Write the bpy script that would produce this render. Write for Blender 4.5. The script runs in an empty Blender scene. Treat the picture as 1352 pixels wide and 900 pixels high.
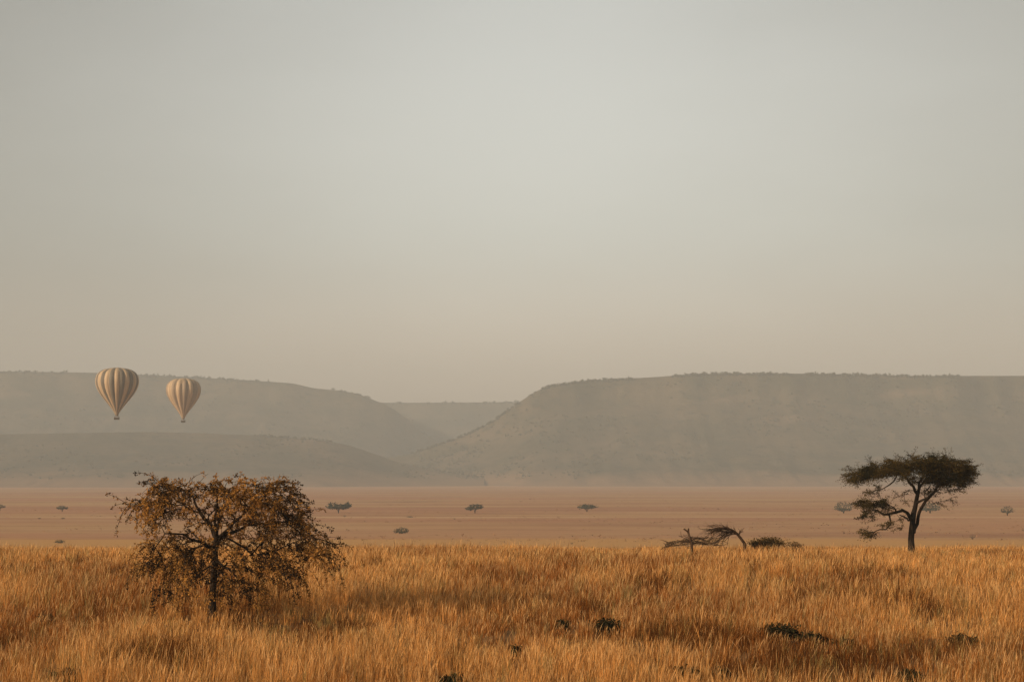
import bpy, math, random
import numpy as np
from mathutils import Vector

random.seed(7)
rng = np.random.default_rng(7)
scn = bpy.context.scene
col = scn.collection

# ------------------------------------------------------------------ camera frame
F = 1352 * 70 / 36.0                       # focal length in photo pixels
CAM_H = 3.0
PITCH = math.atan((630 - 450) / F)
CP, SP = math.cos(PITCH), math.sin(PITCH)


def at(x, y, Y):
    """A photo pixel at distance Y along the ground -> a point of the place."""
    u, v = (x - 676) / F, (450 - y) / F
    dy = CP - SP * v
    t = Y / dy
    return np.array([u * t, Y, CAM_H + (SP + CP * v) * t])


# ------------------------------------------------------------------ noise
class Noise2:
    def __init__(self, seed):
        self.t = np.random.default_rng(seed).random((256, 256))

    def __call__(self, x, y):
        x = np.asarray(x, float); y = np.asarray(y, float)
        xi = np.floor(x).astype(int); yi = np.floor(y).astype(int)
        fx = x - xi; fy = y - yi
        fx = fx * fx * (3 - 2 * fx); fy = fy * fy * (3 - 2 * fy)
        t = self.t
        a = t[xi & 255, yi & 255]; b = t[(xi + 1) & 255, yi & 255]
        c = t[xi & 255, (yi + 1) & 255]; d = t[(xi + 1) & 255, (yi + 1) & 255]
        return (a * (1 - fx) + b * fx) * (1 - fy) + (c * (1 - fx) + d * fx) * fy

    def fbm(self, x, y, o=4):
        s = 0; a = 1; n = 0
        for k in range(o):
            s = s + a * self(np.asarray(x) * 2 ** k + 17 * k, np.asarray(y) * 2 ** k + 31 * k)
            n += a; a *= 0.5
        return s / n


N1, N2, N3 = Noise2(1), Noise2(2), Noise2(3)


def sstep(a, b, x):
    t = np.clip((np.asarray(x, float) - a) / (b - a), 0, 1)
    return t * t * (3 - 2 * t)


PLAIN = -8.0


def ground_z(x, y):
    x = np.asarray(x, float); y = np.asarray(y, float)
    d = y
    t = np.clip(d - 57, 0, 30)
    z = -0.0345 / 60 * t * t                       # bends over to a steady fall
    z = z - 0.0345 * np.clip(d - 87, 0, None)
    k = 0.8                                         # soft landing on the plain
    z = np.log(np.exp(np.clip((z - PLAIN) / k, -60, 60)) + 1) * k + PLAIN
    near = 1 - sstep(120, 260, y)
    z = z + near * ((N1.fbm(x * 0.05, y * 0.05, 3) - 0.5) * 0.30)
    far = sstep(400, 900, y)
    z = z + far * ((N2.fbm(x * 0.004, y * 0.004, 3) - 0.5) * 0.9)
    return z


# ------------------------------------------------------------------ object helpers
def link_mesh(name, V, faces_by_n, mat, parent=None, colors=None, mat_idx=None, smooth=False):
    """faces_by_n: list of (k, n) int arrays."""
    V = np.asarray(V, np.float32)
    me = bpy.data.meshes.new(name)
    me.vertices.add(len(V))
    me.vertices.foreach_set('co', V.ravel())
    loops = np.concatenate([f.ravel() for f in faces_by_n]).astype(np.int32)
    counts = np.concatenate([np.full(len(f), f.shape[1]) for f in faces_by_n]).astype(np.int32)
    starts = np.concatenate([[0], np.cumsum(counts)[:-1]]).astype(np.int32)
    me.loops.add(len(loops)); me.loops.foreach_set('vertex_index', loops)
    me.polygons.add(len(counts)); me.polygons.foreach_set('loop_start', starts)
    mats = mat if isinstance(mat, (list, tuple)) else [mat]
    for m in mats:
        me.materials.append(m)
    if mat_idx is not None:
        me.polygons.foreach_set('material_index', np.asarray(mat_idx, np.int32))
    me.polygons.foreach_set('use_smooth', np.full(len(counts), smooth))
    if colors is not None:
        a = me.color_attributes.new('tint', 'FLOAT_COLOR', 'POINT')
        c = np.ones((len(V), 4), np.float32); c[:, :3] = colors
        a.data.foreach_set('color', c.ravel())
    me.update(calc_edges=True)
    me.validate()
    o = bpy.data.objects.new(name, me)
    col.objects.link(o)
    if parent is not None:
        o.parent = parent
    return o


def tag(o, label=None, cat=None, group=None, kind=None):
    if label: o['label'] = label
    if cat: o['category'] = cat
    if group: o['group'] = group
    if kind: o['kind'] = kind
    return o


def thing(name, loc, label, cat, group=None):
    o = bpy.data.objects.new(name, None)
    o.empty_display_size = 0.3
    col.objects.link(o)
    o.location = tuple(float(c) for c in loc)
    return tag(o, label, cat, group)


class Tubes:
    """Tapered tubes gathered into one mesh."""
    def __init__(self):
        self.V = []; self.Q = []; self.n = 0

    def add(self, pts, rad, k=6, wob=0.0):
        pts = np.asarray(pts, float); m = len(pts)
        if m < 2: return
        tang = np.gradient(pts, axis=0)
        tang /= np.linalg.norm(tang, axis=1)[:, None] + 1e-9
        ref = np.array([0.31, 0.93, 0.17]); ref /= np.linalg.norm(ref)
        a = np.cross(tang, ref); bad = np.linalg.norm(a, axis=1) < 0.1
        a[bad] = np.cross(tang[bad], np.array([1.0, 0, 0]))
        a /= np.linalg.norm(a, axis=1)[:, None] + 1e-9
        b = np.cross(tang, a)
        th = np.arange(k) / k * 2 * math.pi
        r = np.asarray(rad, float)[:, None] * (1 + wob * rng.normal(size=(m, k)))
        ring = pts[:, None, :] + r[:, :, None] * (np.cos(th)[None, :, None] * a[:, None, :] + np.sin(th)[None, :, None] * b[:, None, :])
        self.V.append(ring.reshape(-1, 3))
        i = np.arange(m - 1)[:, None] * k; j = np.arange(k)[None, :]; j2 = (j + 1) % k
        q = np.stack([i + j, i + j2, i + k + j2, i + k + j], -1).reshape(-1, 4) + self.n
        self.Q.append(q); self.n += m * k
        # closed tip
        self.Q.append(np.array([[self.n - k, self.n - k + 1, self.n - k + k // 2, self.n - 1]]))

    def build(self, name, mat, parent=None):
        return link_mesh(name, np.concatenate(self.V), [np.concatenate(self.Q)], mat, parent, smooth=True)


def leaf_arrays(P, size, flat=0.0, aspect=2.0, along=None):
    """Rhombic leaf faces (4 verts each) at points P, random tilt."""
    n = len(P)
    d = rng.normal(size=(n, 3))
    if along is not None:
        d = d * 0.7 + along
    d[:, 2] *= (1 - flat)
    d /= np.linalg.norm(d, axis=1)[:, None] + 1e-9
    e = rng.normal(size=(n, 3)); e[:, 2] *= (1 - flat * 0.6)
    e = np.cross(d, e); e /= np.linalg.norm(e, axis=1)[:, None] + 1e-9
    s = (np.asarray(size) * rng.uniform(0.6, 1.4, n))[:, None]
    V = np.stack([P, P + d * s * 0.5 + e * s / aspect / 2, P + d * s, P + d * s * 0.5 - e * s / aspect / 2], 1)
    Q = np.arange(4 * n).reshape(n, 4)
    return V.reshape(-1, 3), Q


# ------------------------------------------------------------------ materials
def mat_new(name):
    m = bpy.data.materials.new(name); m.use_nodes = True
    nt = m.node_tree; nt.nodes.clear()
    out = nt.nodes.new('ShaderNodeOutputMaterial')
    return m, nt, out


def nd(nt, t, **kw):
    n = nt.nodes.new(t)
    for k, v in kw.items():
        if k.startswith('i_'):
            n.inputs[k[2:].replace('_', ' ')].default_value = v
        else:
            setattr(n, k, v)
    return n


def mixc(nt, fac, a, b, mode='MIX'):
    n = nt.nodes.new('ShaderNodeMix'); n.data_type = 'RGBA'; n.blend_type = mode
    for s, v in ((n.inputs[0], fac), (n.inputs[6], a), (n.inputs[7], b)):
        if hasattr(v, 'type') and hasattr(v, 'links'):
            nt.links.new(v, s)
        elif isinstance(v, tuple):
            s.default_value = (*v, 1)
        else:
            s.default_value = v
    return n.outputs[2]


def ramp(nt, src, a, b):
    r = nt.nodes.new('ShaderNodeMapRange'); r.interpolation_type = 'SMOOTHSTEP'
    r.inputs[1].default_value = a; r.inputs[2].default_value = b
    nt.links.new(src, r.inputs[0])
    return r.outputs[0]


def pos_noise(nt, scale, vec=(1, 1, 1), detail=3, off=(0, 0, 0), rough=0.55):
    g = nt.nodes.new('ShaderNodeNewGeometry')
    mp = nt.nodes.new('ShaderNodeMapping')
    mp.inputs['Scale'].default_value = vec; mp.inputs['Location'].default_value = off
    nt.links.new(g.outputs['Position'], mp.inputs['Vector'])
    n = nt.nodes.new('ShaderNodeTexNoise')
    n.inputs['Scale'].default_value = scale; n.inputs['Detail'].default_value = detail
    n.inputs['Roughness'].default_value = rough
    nt.links.new(mp.outputs[0], n.inputs['Vector'])
    return n.outputs['Fac']


def leafy(name, trans=0.35, rough=0.7):
    """Thin dry leaf or blade, coloured by the 'tint' attribute."""
    m, nt, out = mat_new(name)
    at_ = nd(nt, 'ShaderNodeVertexColor', layer_name='tint')
    d = nd(nt, 'ShaderNodeBsdfDiffuse'); t = nd(nt, 'ShaderNodeBsdfTranslucent')
    nt.links.new(at_.outputs[0], d.inputs[0]); nt.links.new(at_.outputs[0], t.inputs[0])
    mx = nd(nt, 'ShaderNodeMixShader'); mx.inputs[0].default_value = trans
    nt.links.new(d.outputs[0], mx.inputs[1]); nt.links.new(t.outputs[0], mx.inputs[2])
    nt.links.new(mx.outputs[0], out.inputs[0])
    return m


def bark(name, a, b, scale=14):
    m, nt, out = mat_new(name)
    f = pos_noise(nt, scale, (1, 1, 0.25), 4)
    c = mixc(nt, ramp(nt, f, 0.35, 0.65), a, b)
    p = nd(nt, 'ShaderNodeBsdfPrincipled'); p.inputs['Roughness'].default_value = 0.9
    p.inputs['Specular IOR Level'].default_value = 0.03
    nt.links.new(c, p.inputs['Base Color'])
    bp = nd(nt, 'ShaderNodeBump'); bp.inputs['Strength'].default_value = 0.6; bp.inputs['Distance'].default_value = 0.03
    nt.links.new(f, bp.inputs['Height']); nt.links.new(bp.outputs[0], p.inputs['Normal'])
    nt.links.new(p.outputs[0], out.inputs[0])
    return m


def plain_mat(name, c1, c2, scale=3.0, rough=0.8, bump=0.0):
    m, nt, out = mat_new(name)
    f = pos_noise(nt, scale, (1, 1, 1), 4)
    c = mixc(nt, ramp(nt, f, 0.3, 0.7), c1, c2)
    p = nd(nt, 'ShaderNodeBsdfPrincipled'); p.inputs['Roughness'].default_value = rough
    p.inputs['Specular IOR Level'].default_value = 0.2
    nt.links.new(c, p.inputs['Base Color'])
    if bump:
        bp = nd(nt, 'ShaderNodeBump'); bp.inputs['Strength'].default_value = bump; bp.inputs['Distance'].default_value = 0.2
        nt.links.new(f, bp.inputs['Height']); nt.links.new(bp.outputs[0], p.inputs['Normal'])
    nt.links.new(p.outputs[0], out.inputs[0])
    return m


def ground_mat():
    m, nt, out = mat_new('savanna_ground')
    g = nd(nt, 'ShaderNodeNewGeometry'); sp = nd(nt, 'ShaderNodeSeparateXYZ')
    nt.links.new(g.outputs['Position'], sp.inputs[0])
    # near: soil and thatch between the tussocks; far: short pinkish grass in broad swathes
    f1 = pos_noise(nt, 0.9, (1, 1, 1), 5)
    near = mixc(nt, ramp(nt, f1, 0.3, 0.7), (0.10, 0.055, 0.022), (0.22, 0.12, 0.05))
    f2 = pos_noise(nt, 0.008, (0.35, 1, 1), 5, (3, 9, 0), 0.6)
    f3 = pos_noise(nt, 0.03, (0.25, 1, 1), 5, (13, 2, 0), 0.65)
    f4 = pos_noise(nt, 0.25, (0.5, 1, 1), 4, (1, 5, 0), 0.7)
    far = mixc(nt, ramp(nt, f2, 0.36, 0.62), (0.36, 0.182, 0.100), (0.385, 0.230, 0.116))
    far = mixc(nt, ramp(nt, f3, 0.45, 0.68), far, (0.28, 0.138, 0.074))
    far = mixc(nt, ramp(nt, f4, 0.56, 0.72), far, (0.20, 0.115, 0.052))
    f5 = pos_noise(nt, 0.018, (0.3, 1, 1), 4, (40, 7, 0), 0.6)
    band = ramp(nt, f5, 0.56, 0.74)
    far = mixc(nt, band, far, (0.42, 0.26, 0.145))
    w2 = nd(nt, 'ShaderNodeMath', operation='MULTIPLY_ADD'); w2.inputs[1].default_value = 70.0
    nt.links.new(f2, w2.inputs[0]); nt.links.new(sp.outputs['Y'], w2.inputs[2])
    pu = nd(nt, 'ShaderNodeMath', operation='MULTIPLY'); nt.links.new(ramp(nt, w2.outputs[0], 572, 582), pu.inputs[0]); nt.links.new(ramp(nt, w2.outputs[0], 606, 592), pu.inputs[1])
    pm = nd(nt, 'ShaderNodeMath', operation='MULTIPLY'); nt.links.new(pu.outputs[0], pm.inputs[0]); nt.links.new(ramp(nt, f3, 0.62, 0.42), pm.inputs[1])
    far = mixc(nt, pm.outputs[0], far, (0.44, 0.275, 0.155))       # pale bleached strip
    wb = nd(nt, 'ShaderNodeMath', operation='MULTIPLY_ADD'); wb.inputs[1].default_value = 60.0
    nt.links.new(f3, wb.inputs[0]); nt.links.new(sp.outputs['Y'], wb.inputs[2])
    far = mixc(nt, ramp(nt, wb.outputs[0], 398, 378), far, (0.43, 0.235, 0.088))     # taller straw where the plain begins
    mixf = ramp(nt, sp.outputs['Y'], 110, 170)
    near = mixc(nt, ramp(nt, sp.outputs['Y'], 70, 110), near, (0.34, 0.19, 0.075))
    c = mixc(nt, mixf, near, far)
    p = nd(nt, 'ShaderNodeBsdfPrincipled'); p.inputs['Roughness'].default_value = 0.95
    p.inputs['Specular IOR Level'].default_value = 0.05
    nt.links.new(c, p.inputs['Base Color'])
    bp = nd(nt, 'ShaderNodeBump'); bp.inputs['Strength'].default_value = 0.5; bp.inputs['Distance'].default_value = 0.3
    nt.links.new(f4, bp.inputs['Height']); nt.links.new(bp.outputs[0], p.inputs['Normal'])
    nt.links.new(p.outputs[0], out.inputs[0])
    return m


def hill_mat():
    m, nt, out = mat_new('hill_scrub')
    f1 = pos_noise(nt, 0.012, (1, 1, 2.0), 6, (0, 0, 0), 0.6)
    f2 = pos_noise(nt, 0.05, (1, 1, 1.5), 4, (7, 3, 1), 0.65)
    f3 = pos_noise(nt, 0.006, (1, 1, 5.0), 4, (2, 8, 1), 0.6)
    c = mixc(nt, ramp(nt, f1, 0.35, 0.65), (0.040, 0.036, 0.019), (0.085, 0.062, 0.036))
    c = mixc(nt, ramp(nt, f3, 0.55, 0.75), c, (0.12, 0.082, 0.052))
    c = mixc(nt, ramp(nt, f2, 0.52, 0.70), c, (0.026, 0.026, 0.014))
    g = nd(nt, 'ShaderNodeNewGeometry'); sp = nd(nt, 'ShaderNodeSeparateXYZ')
    nt.links.new(g.outputs['Normal'], sp.inputs[0])
    steep = ramp(nt, sp.outputs['Z'], 0.72, 0.5)      # bare rock where the slope is steep
    c = mixc(nt, steep, c, (0.095, 0.068, 0.046))
    gp = nd(nt, 'ShaderNodeSeparateXYZ'); nt.links.new(g.outputs['Position'], gp.inputs[0])
    ad = nd(nt, 'ShaderNodeMath', operation='MULTIPLY_ADD'); ad.inputs[1].default_value = -24.0
    nt.links.new(f1, ad.inputs[0]); nt.links.new(gp.outputs['Z'], ad.inputs[2])
    c = mixc(nt, ramp(nt, ad.outputs[0], 4.0, -20.0), c, (0.20, 0.115, 0.062))   # grassy tan painted over the foot, also standing in for ground mist
    p = nd(nt, 'ShaderNodeBsdfPrincipled'); p.inputs['Roughness'].default_value = 0.95
    p.inputs['Specular IOR Level'].default_value = 0.05
    nt.links.new(c, p.inputs['Base Color'])
    bp = nd(nt, 'ShaderNodeBump'); bp.inputs['Strength'].default_value = 0.7; bp.inputs['Distance'].default_value = 4
    nt.links.new(f2, bp.inputs['Height']); nt.links.new(bp.outputs[0], p.inputs['Normal'])
    nt.links.new(p.outputs[0], out.inputs[0])
    return m


M_GRASS = leafy('dry_grass', 0.30)
M_LEAF = leafy('dry_leaf', 0.30)
M_PINE = leafy('acacia_leaf', 0.20)
M_SHRUB = leafy('shrub_leaf', 0.2)
M_BARK = bark('dark_bark', (0.016, 0.012, 0.009), (0.042, 0.028, 0.018))
M_DEAD = bark('dead_wood', (0.035, 0.020, 0.012), (0.085, 0.048, 0.028))
M_GROUND = ground_mat()
M_HILL = hill_mat()
M_CREAM = plain_mat('balloon_cream', (0.39, 0.275, 0.165), (0.43, 0.305, 0.185), 0.3, 0.6)
M_DUN = plain_mat('balloon_dun', (0.115, 0.092, 0.066), (0.135, 0.108, 0.078), 0.3, 0.6)
M_TAN = plain_mat('balloon_tan', (0.23, 0.165, 0.105), (0.26, 0.185, 0.12), 0.3, 0.6)
M_SEAM = plain_mat('balloon_tape', (0.16, 0.12, 0.085), (0.19, 0.14, 0.10), 0.3, 0.7)
M_WICKER = plain_mat('wicker', (0.03, 0.022, 0.014), (0.06, 0.04, 0.024), 9, 0.8)
M_METAL = plain_mat('burner_steel', (0.18, 0.18, 0.18), (0.25, 0.25, 0.25), 9, 0.4)
M_CABLE = plain_mat('cable', (0.07, 0.065, 0.06), (0.10, 0.09, 0.08), 9, 0.6)

# ------------------------------------------------------------------ ground sheet
def grid_mesh(name, X, Y, Z, mat):
    h, w = X.shape
    V = np.stack([X, Y, Z], -1).reshape(-1, 3)
    i = np.arange(h - 1)[:, None] * w; j = np.arange(w - 1)[None, :]
    q = np.stack([i + j, i + j + 1, i + w + j + 1, i + w + j], -1).reshape(-1, 4)
    return link_mesh(name, V, [q], mat, smooth=True)


half = np.concatenate([np.arange(0, 62, 1.5), np.arange(62, 320, 16), np.arange(320, 1600, 80), np.arange(1600, 5001, 420), [5000]])
half = np.unique(half)
gx = np.concatenate([-half[::-1][:-1], half])
gy = np.unique(np.concatenate([np.arange(-5000, -300, 470), np.arange(-300, 20, 32), np.arange(20, 132, 1.5), np.arange(132, 460, 7),
                               np.arange(460, 1600, 38), np.arange(1600, 5000, 200), [5000]]))
GX, GY = np.meshgrid(gx, gy)
GZ = ground_z(GX, GY)
tag(grid_mesh('ground', GX, GY, GZ, M_GROUND), 'dry savanna plain running out to the foot of the hazy hills', 'ground', kind='structure')

# ------------------------------------------------------------------ hills
HILL_SAMPLES = []          # (points, weight) where scrub stands


def hill(name, D, prof, label, slope_w, cliff, seed, rough=1.0, back=700, ext=None, rim_wob=38):
    """prof: pixel points of the skyline; D: distance of the rim."""
    px = np.array([p[0] for p in prof], float); py = np.array([p[1] for p in prof], float)
    xs = np.arange(px[0], px[-1] + 0.1, 5.0)
    ys = np.interp(xs, px, py)
    k = np.ones(5) / 5
    ys = np.convolve(np.pad(ys, 2, mode='edge'), k, mode='valid')
    n = len(xs)
    NX = Noise2(seed)
    rim = D + rim_wob * (NX.fbm(xs * 0.012, xs * 0 + 3.3, 4) - 0.5) * 2
    P = np.array([at(x, y, d) for x, y, d in zip(xs, ys, rim)])
    H = np.clip(P[:, 2] - PLAIN, 0.0, None)
    # v: 0 = foot towards the camera .. 1 = rim .. 2 = back of the plateau
    v1 = np.linspace(0, 1, 46) ** 0.8; v2 = np.linspace(1, 2, 14)[1:]
    rows = []
    hmax = H.max()
    for v in v1:
        w = slope_w * (0.35 + 0.65 * H / hmax)
        y = D + (rim - D) * sstep(.2, 1, v) - w * (1 - v)
        talus = (1 - cliff) * (0.25 * v + 0.75 * v ** 1.7)
        s = talus + cliff * sstep(0.90, 0.99, v)
        gul = (NX.fbm(xs * 0.022 + v * 1.5, v * 4.0 + xs * 0, 5) - 0.5)
        gul2 = (NX.fbm(xs * 0.11, v * 5 + xs * 0, 3) - 0.5)
        z = PLAIN - 3 + (H + 3) * s + rough * (1 - v ** 6) * sstep(0, .2, v) * H * (0.055 * gul + 0.035 * gul2)
        xw = P[:, 0] * (y / rim)                       # falls away along the line of the slope
        xw = P[:, 0] + (xw - P[:, 0]) * 0.3
        rows.append(np.stack([xw, y, z], -1))
    for v in v2:
        y = rim + back * (v - 1)
        z = P[:, 2] - (v - 1) * 6 + 5 * (NX.fbm(xs * 0.05, v * 3 + xs * 0, 3) - 0.5) * (v - 1)
        if v > 1.9:
            z = np.full(n, PLAIN - 3.0)
        rows.append(np.stack([P[:, 0], y, np.maximum(z, PLAIN - 3)], -1))
    A = np.array(rows)
    o = grid_mesh(name, A[..., 0], A[..., 1], A[..., 2], M_HILL)
    tag(o, label, 'hill', kind='structure')
    HILL_SAMPLES.append((A[:46], H, D))
    return o


hill('escarpment_right', 3000,
     [(420, 632), (470, 618), (505, 605), (540, 600), (580, 587), (620, 572), (650, 557), (672, 541), (684, 531), (694, 526), (704, 518),
      (716, 512), (740, 507), (770, 503), (810, 500.5), (860, 498), (900, 495), (940, 493), (1000, 493), (1060, 493), (1130, 494.5), (1200, 496),
      (1352, 496), (1700, 492), (2300, 498)],
     'broad flat topped escarpment with a rocky nose at its left end', 620, 0.16, 11)
hill('escarpment_left', 3750,
     [(-1000, 500), (-400, 487), (0, 490), (130, 492), (260, 498), (330, 502), (390, 506), (410, 512), (450, 515.5), (475, 520), (495, 529), (512, 534),
      (530, 548), (550, 565), (575, 582), (610, 600), (680, 630)],
     'pale flat topped escarpment fading into haze behind the balloons', 700, 0.10, 23)
hill('plateau', 4450,
     [(300, 528), (420, 531), (520, 531.5), (640, 531), (700, 530), (780, 529), (900, 530)],
     'distant level plateau closing the gap between the two escarpments', 600, 0.12, 31, back=450)
hill('foothill', 2700,
     [(-1000, 590), (-500, 578), (0, 573), (60, 572), (130, 571), (200, 570), (280, 572), (350, 575), (420, 580.5), (450, 585), (475, 592), (495, 600),
      (515, 607), (560, 618), (640, 631)],
     'low rounded foothill in front of the left escarpment', 520, 0.0, 41, back=500)


def scrub_on_hills():
    Vs, Qs, C, n0 = [], [], [], 0
    for gi, (A, H, D) in enumerate(HILL_SAMPLES):
        rows, cols, _ = A.shape
        cnt = [7500, 2600, 500, 2000][gi]
        r = rng.random(cnt) ** 0.75 * (rows - 1.001); c = rng.random(cnt) * (cols - 1.001)
        rimn = [1500, 700, 220, 420][gi]                # trees standing along the rim
        r[:rimn] = rows - 1.001 - rng.random(rimn) * 0.9
        ri, ci = r.astype(int), c.astype(int); fr, fc = (r - ri)[:, None], (c - ci)[:, None]
        P = (A[ri, ci] * (1 - fr) + A[ri + 1, ci] * fr) * (1 - fc) + (A[ri, ci + 1] * (1 - fr) + A[ri + 1, ci + 1] * fr) * fc
        rr_ = r > rows - 2.0
        keep = (N3.fbm(P[:, 0] * 0.01, P[:, 2] * 0.02 + P[:, 1] * .003, 3) > np.where(rr_, 0.46, 0.44)) & (P[:, 2] > PLAIN + 9)
        rr_ = rr_[keep]
        P = P[keep]; m = len(P)
        R = rng.uniform(1.1, 3.0, m) * (D / 3000) ** 0.6 * np.where(rr_, 1.15, 0.8)
        k = 22
        d = rng.normal(size=(m, k, 3)); d /= np.linalg.norm(d, axis=2)[..., None]
        d *= rng.uniform(0.3, 1.0, (m, k, 1)); d[..., 2] = np.abs(d[..., 2]) * 0.75 + 0.25
        Q0 = (P[:, None, :] + d * R[:, None, None]).reshape(-1, 3)
        V, Q = leaf_arrays(Q0, np.repeat(R, k) * 0.75, 0.2, 1.3)
        Vs.append(V); Qs.append(Q + n0); n0 += len(V)
        cc = rng.uniform(0.7, 1.3, (m, 1)) * np.array([0.05, 0.048, 0.024])
        C.append(np.repeat(cc, k * 4, axis=0))
    o = link_mesh('hillside_scrub', np.concatenate(Vs), [np.concatenate(Qs)], M_SHRUB, colors=np.concatenate(C))
    tag(o, 'bushes and small trees covering the slopes and rims of the hills', 'scrub', kind='stuff')


scrub_on_hills()

# ------------------------------------------------------------------ branching trees
def grow_tree(seedlines, targets, base, r_tip, expo, arch=0.12, jit=0.06, rng_=None, seed_r=None):
    """seedlines: polylines (m) of trunk and main limbs, the first is the trunk;
    targets: points the branches reach for. Returns nodes, parents, radii, chains."""
    R = rng_ or rng
    nodes, par, minr = [], [], []
    for li, L in enumerate(seedlines):
        L = np.asarray(L, float)
        # densify
        pts = [L[0]]
        for a, b in zip(L[:-1], L[1:]):
            m = max(1, int(np.linalg.norm(b - a) / 0.18))
            for q in range(1, m + 1):
                pts.append(a + (b - a) * q / m)
        pts = np.array(pts)
        if li:
            pts[1:-1] += R.normal(size=pts[1:-1].shape) * 0.02
        if li == 0:
            prev = -1; st = 0
        else:
            dd = np.linalg.norm(np.array(nodes) - pts[0], axis=1)
            prev = int(dd.argmin()); st = 1 if dd.min() < 0.15 else 0
        r0, r1 = seed_r[li] if seed_r else (0, 0)
        for q, p in enumerate(pts[st:]):
            nodes.append(p); par.append(prev); prev = len(nodes) - 1
            minr.append(r0 + (r1 - r0) * q / max(1, len(pts) - st - 1))
    nt = len(nodes)
    fork = np.array(seedlines[0][-1])
    order = np.argsort(np.linalg.norm(targets - fork, axis=1))
    trunk_n = max(1, int(0.45 * len([1 for _ in range(1)])))
    tips = []
    zmin = base[2] + 0.35 * (fork[2] - base[2])
    for ti in order:
        T = targets[ti]
        Nn = np.array(nodes)
        d = np.linalg.norm(Nn - T, axis=1)
        df = np.linalg.norm(Nn - fork, axis=1)
        dT = np.linalg.norm(T - fork)
        cost = d + 0.30 * df + np.where(Nn[:, 2] < zmin, 5, 0) + np.where(df > dT * 1.02, 3, 0)
        p = int(cost.argmin())
        a = Nn[p]; L = np.linalg.norm(T - a)
        m = max(2, int(L / 0.13))
        prev = p
        up = np.array([0, 0, 1.0]) * L * arch
        off = R.normal(size=3) * L * 0.08
        for q in range(1, m + 1):
            t = q / m
            pt = a + (T - a) * t + (up + off) * 4 * t * (1 - t) * 0.6 + R.normal(size=3) * jit * 0.35 * (0 if q == m else 1)
            nodes.append(pt); par.append(prev); prev = len(nodes) - 1
        tips.append(prev)
    nodes = np.array(nodes); par = np.array(par)
    load = np.zeros(len(nodes))
    has = np.zeros(len(nodes), bool); has[par[par >= 0]] = True
    load[~has] = 1
    for i in range(len(nodes) - 1, -1, -1):
        pass
    # children always come after parents
    for i in range(len(nodes) - 1, 0, -1):
        if par[i] >= 0:
            load[par[i]] += load[i]
    rad = r_tip * np.maximum(load, 1) ** expo
    rad = np.maximum(rad, np.array(minr + [0] * (len(nodes) - len(minr))))
    # chains
    kids = {}
    for i, p in enumerate(par):
        kids.setdefault(int(p), []).append(i)
    chains = []
    stack = [(-1, kids[-1][0])]
    while stack:
        p, i = stack.pop()
        ch = [p, i] if p >= 0 else [i]
        while True:
            ks = kids.get(i, [])
            if not ks: break
            ks = sorted(ks, key=lambda k: -load[k])
            for k in ks[1:]:
                stack.append((i, k))
            i = ks[0]; ch.append(i)
        chains.append(ch)
    return nodes, par, rad, chains, tips, nt


def wood_parts(nodes, rad, chains, parent, mat, seg=7, wob=0.06):
    """The thickest chain is the trunk, the rest the branches."""
    tr, br = Tubes(), Tubes()
    for ci, ch in enumerate(chains):
        pts = nodes[ch]; r = rad[ch].copy()
        if ci:
            r[0] = min(r[0], r[1] * 1.25) if len(r) > 1 else r[0]
            br.add(pts, r, 4 if r.max() < 0.012 else 6, wob)
        else:
            r[:3] *= np.array([1.35, 1.15, 1.05])[:len(r[:3])]
            tr.add(pts, r, 9, wob)
    tr.build('trunk', mat, parent)
    br.build('branches', mat, parent)


def ellipse_targets(ells, D, ctr, depth_fn, R):
    """ells: (cx, cy, rx, ry, count) in pixels -> points relative to the thing's base."""
    out = []
    for cx, cy, rx, ry, n in ells:
        for _ in range(n):
            a = R.uniform(0, 2 * math.pi); q = math.sqrt(R.uniform(0, 1))
            x, y = cx + rx * q * math.cos(a), cy + ry * q * math.sin(a)
            dz = depth_fn(x, y, R)
            p = at(x, y, D)
            out.append(np.array([p[0] - ctr[0], dz, p[2] - ctr[2]]))
    return np.array(out)


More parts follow.
